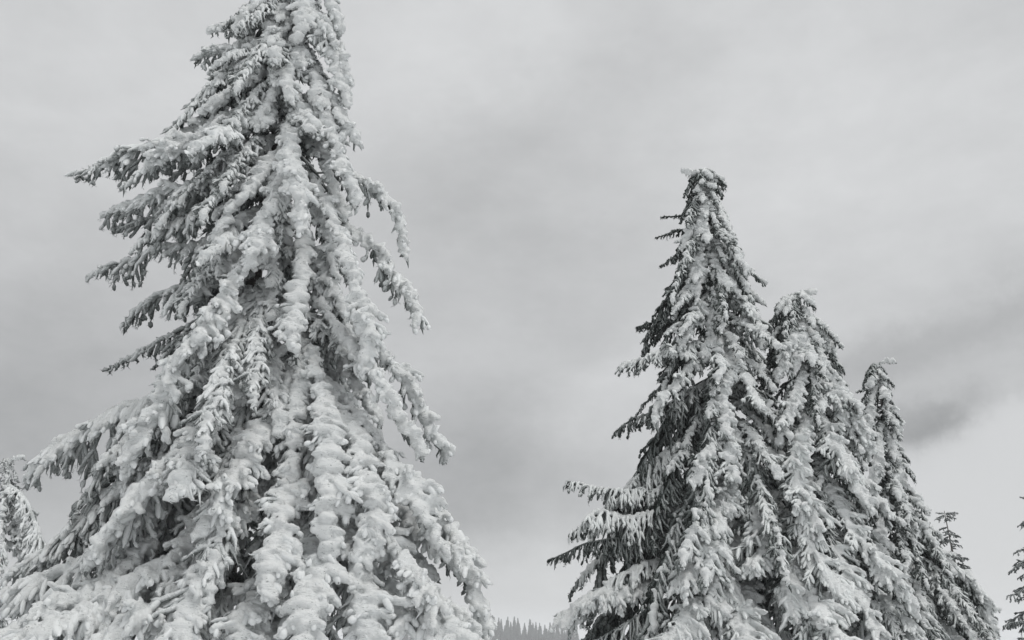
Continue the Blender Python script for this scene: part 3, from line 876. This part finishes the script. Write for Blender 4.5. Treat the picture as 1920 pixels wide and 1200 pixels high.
H([(1645, 730, .0), (1625, 732, .05), (1604, 736, .05)], width=0.09, snow=.5, hang=.2)
H([(1680, 960, .1), (1750, 1030, .4), (1830, 1110, .4), (1862, 1195, .4)], width=0.35, snow=1.15, hang=.3)
H([(1685, 1040, .1), (1770, 1110, .6), (1840, 1200, .6)], width=0.46, snow=1.1, hang=.3)
for q in ([(1642, 715, .0), (1630, 765, .2), (1622, 825, .25)], [(1644, 715, .0), (1666, 765, .1), (1682, 825, .15)], [(1650, 790, .1), (1642, 860, .4), (1638, 925, .5)],
          [(1655, 790, .1), (1678, 855, .2), (1694, 915, .25)], [(1660, 870, .1), (1690, 940, .4), (1715, 1000, .5)], [(1660, 900, .1), (1650, 980, .5), (1640, 1060, .7)]):
    H(q, width=.24, snow=1.1, hang=.3)
fill(B3, 0.4, B3.zt - 0.15, 0.36, 8, seed=21, frac=(.8, 1.1))
print('right group', time.time() - T00)

# ------------------------------------------------------------------ smaller spruces round about
C1 = Tree('spruce_tree', 'snow-white spruce with bent-over tip, half hidden behind the tallest spruce', (14, 856), 15.0,
          left=[(0, 856), (-20, 900), (-45, 1000), (-80, 1100), (-130, 1200), (-220, 1500)],
          right=[(22, 856), (32, 900), (38, 950), (52, 1010), (70, 1060), (105, 1140), (150, 1200), (210, 1500)],
          k=0.95, mats=(M_FROST, M_SNOW_FAR), voxel=0.024, needles=60, trunk_r=0.10)
C1.hero([(16, 872, 0), (28, 860, .05), (46, 862, .05)], width=.05, snow=1.0, hang=.1)
fill(C1, 1.4, C1.zt - 0.1, 0.40, 7, seed=31, frac=(.8, 1.05))


def slim(name, label, top, Y, left, right, seed, dz=.34, **kw):
    t = Tree(name, label, top, Y, left=left, right=right, k=kw.pop('k', 1.1), mats=(M_FARN, M_SNOW_FAR), voxel=.03, needles=160,
             group='small dark spruces beyond the snowy group', trunk_r=.08)
    r = np.random.default_rng(seed)
    z = 1.2; a0 = 0
    while z < t.zt - 0.25:
        a0 += 2.1
        for q in range(6):
            phi = a0 + (q + r.uniform(-.2, .2)) * math.pi / 3
            t.auto(phi, z + r.uniform(-.1, .1), r.uniform(.1, .45), r.uniform(.75, 1.05), snow=.0, hang=.25, width=.16 + .1 * t.radius(phi, z), sub=True, spacing=.07)
        z += dz * r.uniform(.8, 1.2)
    for s in (-1, 1):
        t.auto(0 if s > 0 else math.pi, t.zt - .12, .0, 1.0, snow=0, hang=0, width=.06, sub=False)
    return t


slim('spruce_tree', 'small dark spruce with cross-shaped tip peeking out behind the slender spruce', (1770, 955), 24.0,
     left=[(1756, 955), (1755, 1000), (1740, 1080), (1710, 1150), (1690, 1200), (1640, 1500)],
     right=[(1798, 955), (1790, 985), (1800, 1030), (1830, 1090), (1852, 1125), (1860, 1200), (1930, 1500)], seed=5)
slim('spruce_tree', 'small dark spruce with open tiers of branches, standing alone', (1921, 925), 22.0,
     left=[(1915, 925), (1912, 965), (1904, 1010), (1892, 1060), (1878, 1100), (1866, 1150), (1860, 1200), (1840, 1500)],
     right=[(1927, 925), (1932, 1000), (1950, 1060), (1970, 1120), (1985, 1200), (2010, 1500)], seed=6, dz=.62)

finish_snow()
place_all()
print('snow', time.time() - T00)

# ------------------------------------------------------------------ the wood across the valley
def far_tree_mesh(seed):
    r = np.random.default_rng(seed)
    h = 14.0
    g = Geo()
    P = np.zeros((1, 4, 3)); P[0, :, 2] = np.linspace(0, h, 4)
    v, f = tubes(P, np.array([[.22, .16, .09, .01]]), 5); g.add(v, f)
    Q, Rr = [], []
    for i in range(46):
        z = h * (0.06 + 0.93 * (i / 46) ** 0.9)
        rad = 0.3 + (h - z) * 0.22 * r.uniform(.75, 1.2)
        for q in range(7):
            a = r.uniform(0, 6.28)
            d = np.array([math.cos(a), math.sin(a), 0])
            L_ = rad * r.uniform(.65, 1.1)
            Q.append([UP * z, UP * (z + .02 * L_) + d * L_ * .5, UP * (z - .35 * L_) + d * L_])
            Rr.append([.10, .22 + .05 * L_, .02])
    v, f = tubes(np.array(Q), np.array(Rr), 4); 
    fol = Geo(); fol.add(v, f)
    return g.mesh('trunk'), fol.mesh('crown', False)


FAR = []
for sd_i in range(5):
    a, b = far_tree_mesh(100 + sd_i)
    a.materials.append(M_BARK); b.materials.append(M_FARN)
    FAR.append((a, b))
r = np.random.default_rng(77)
n_far = 0
for i in range(280):
    x = r.uniform(-75, 45); y = r.uniform(530, 620)
    z = float(ground_z(x, y))
    if z < -30: continue
    o = thing('distant_spruce', 'tiny frosted spruce in the far wood seen between the big snowy trees', 'tree', (x, y, z - .2), 'far wood across the valley')
    s = r.uniform(.7, 1.15)
    o.scale = (s * r.uniform(.85, 1.1), s * r.uniform(.85, 1.1), s); o.rotation_euler = (0, 0, r.uniform(0, 6.28))
    a, b = FAR[i % 5]
    link('trunk', a, o); link('crown', b, o)
    n_far += 1
print('far trees', n_far)

# ------------------------------------------------------------------ misty air
import bmesh
hb = bmesh.new(); bmesh.ops.create_cube(hb, size=1.0)
hm = bpy.data.meshes.new('haze'); hb.to_mesh(hm); hb.free()
hz = bpy.data.objects.new('haze', hm); COL.objects.link(hz)
ZB, ZT = -66.0, 30.0
hz.scale = (8600, 8600, ZT - ZB); hz.location = (0, 0, (ZB + ZT) / 2)
hz['kind'] = 'stuff'
M_HAZE = bpy.data.materials.new('misty_air'); M_HAZE.use_nodes = True
t = M_HAZE.node_tree; t.nodes.clear()
pv = t.nodes.new('ShaderNodeVolumePrincipled')
pv.inputs['Color'].default_value = (0.95, 0.96, 0.97, 1); pv.inputs['Density'].default_value = 0.0008
ho = t.nodes.new('ShaderNodeOutputMaterial'); t.links.new(pv.outputs[0], ho.inputs['Volume'])
hm.materials.append(M_HAZE)

used = {o.data.name for o in sc.objects if o.type == 'MESH'}
tot = 0
for nme in used:
    m = bpy.data.meshes[nme]; tot += len(m.loops) - 2 * len(m.polygons)
print('triangles', tot, 'objects', len(sc.objects), 'time', time.time() - T00)
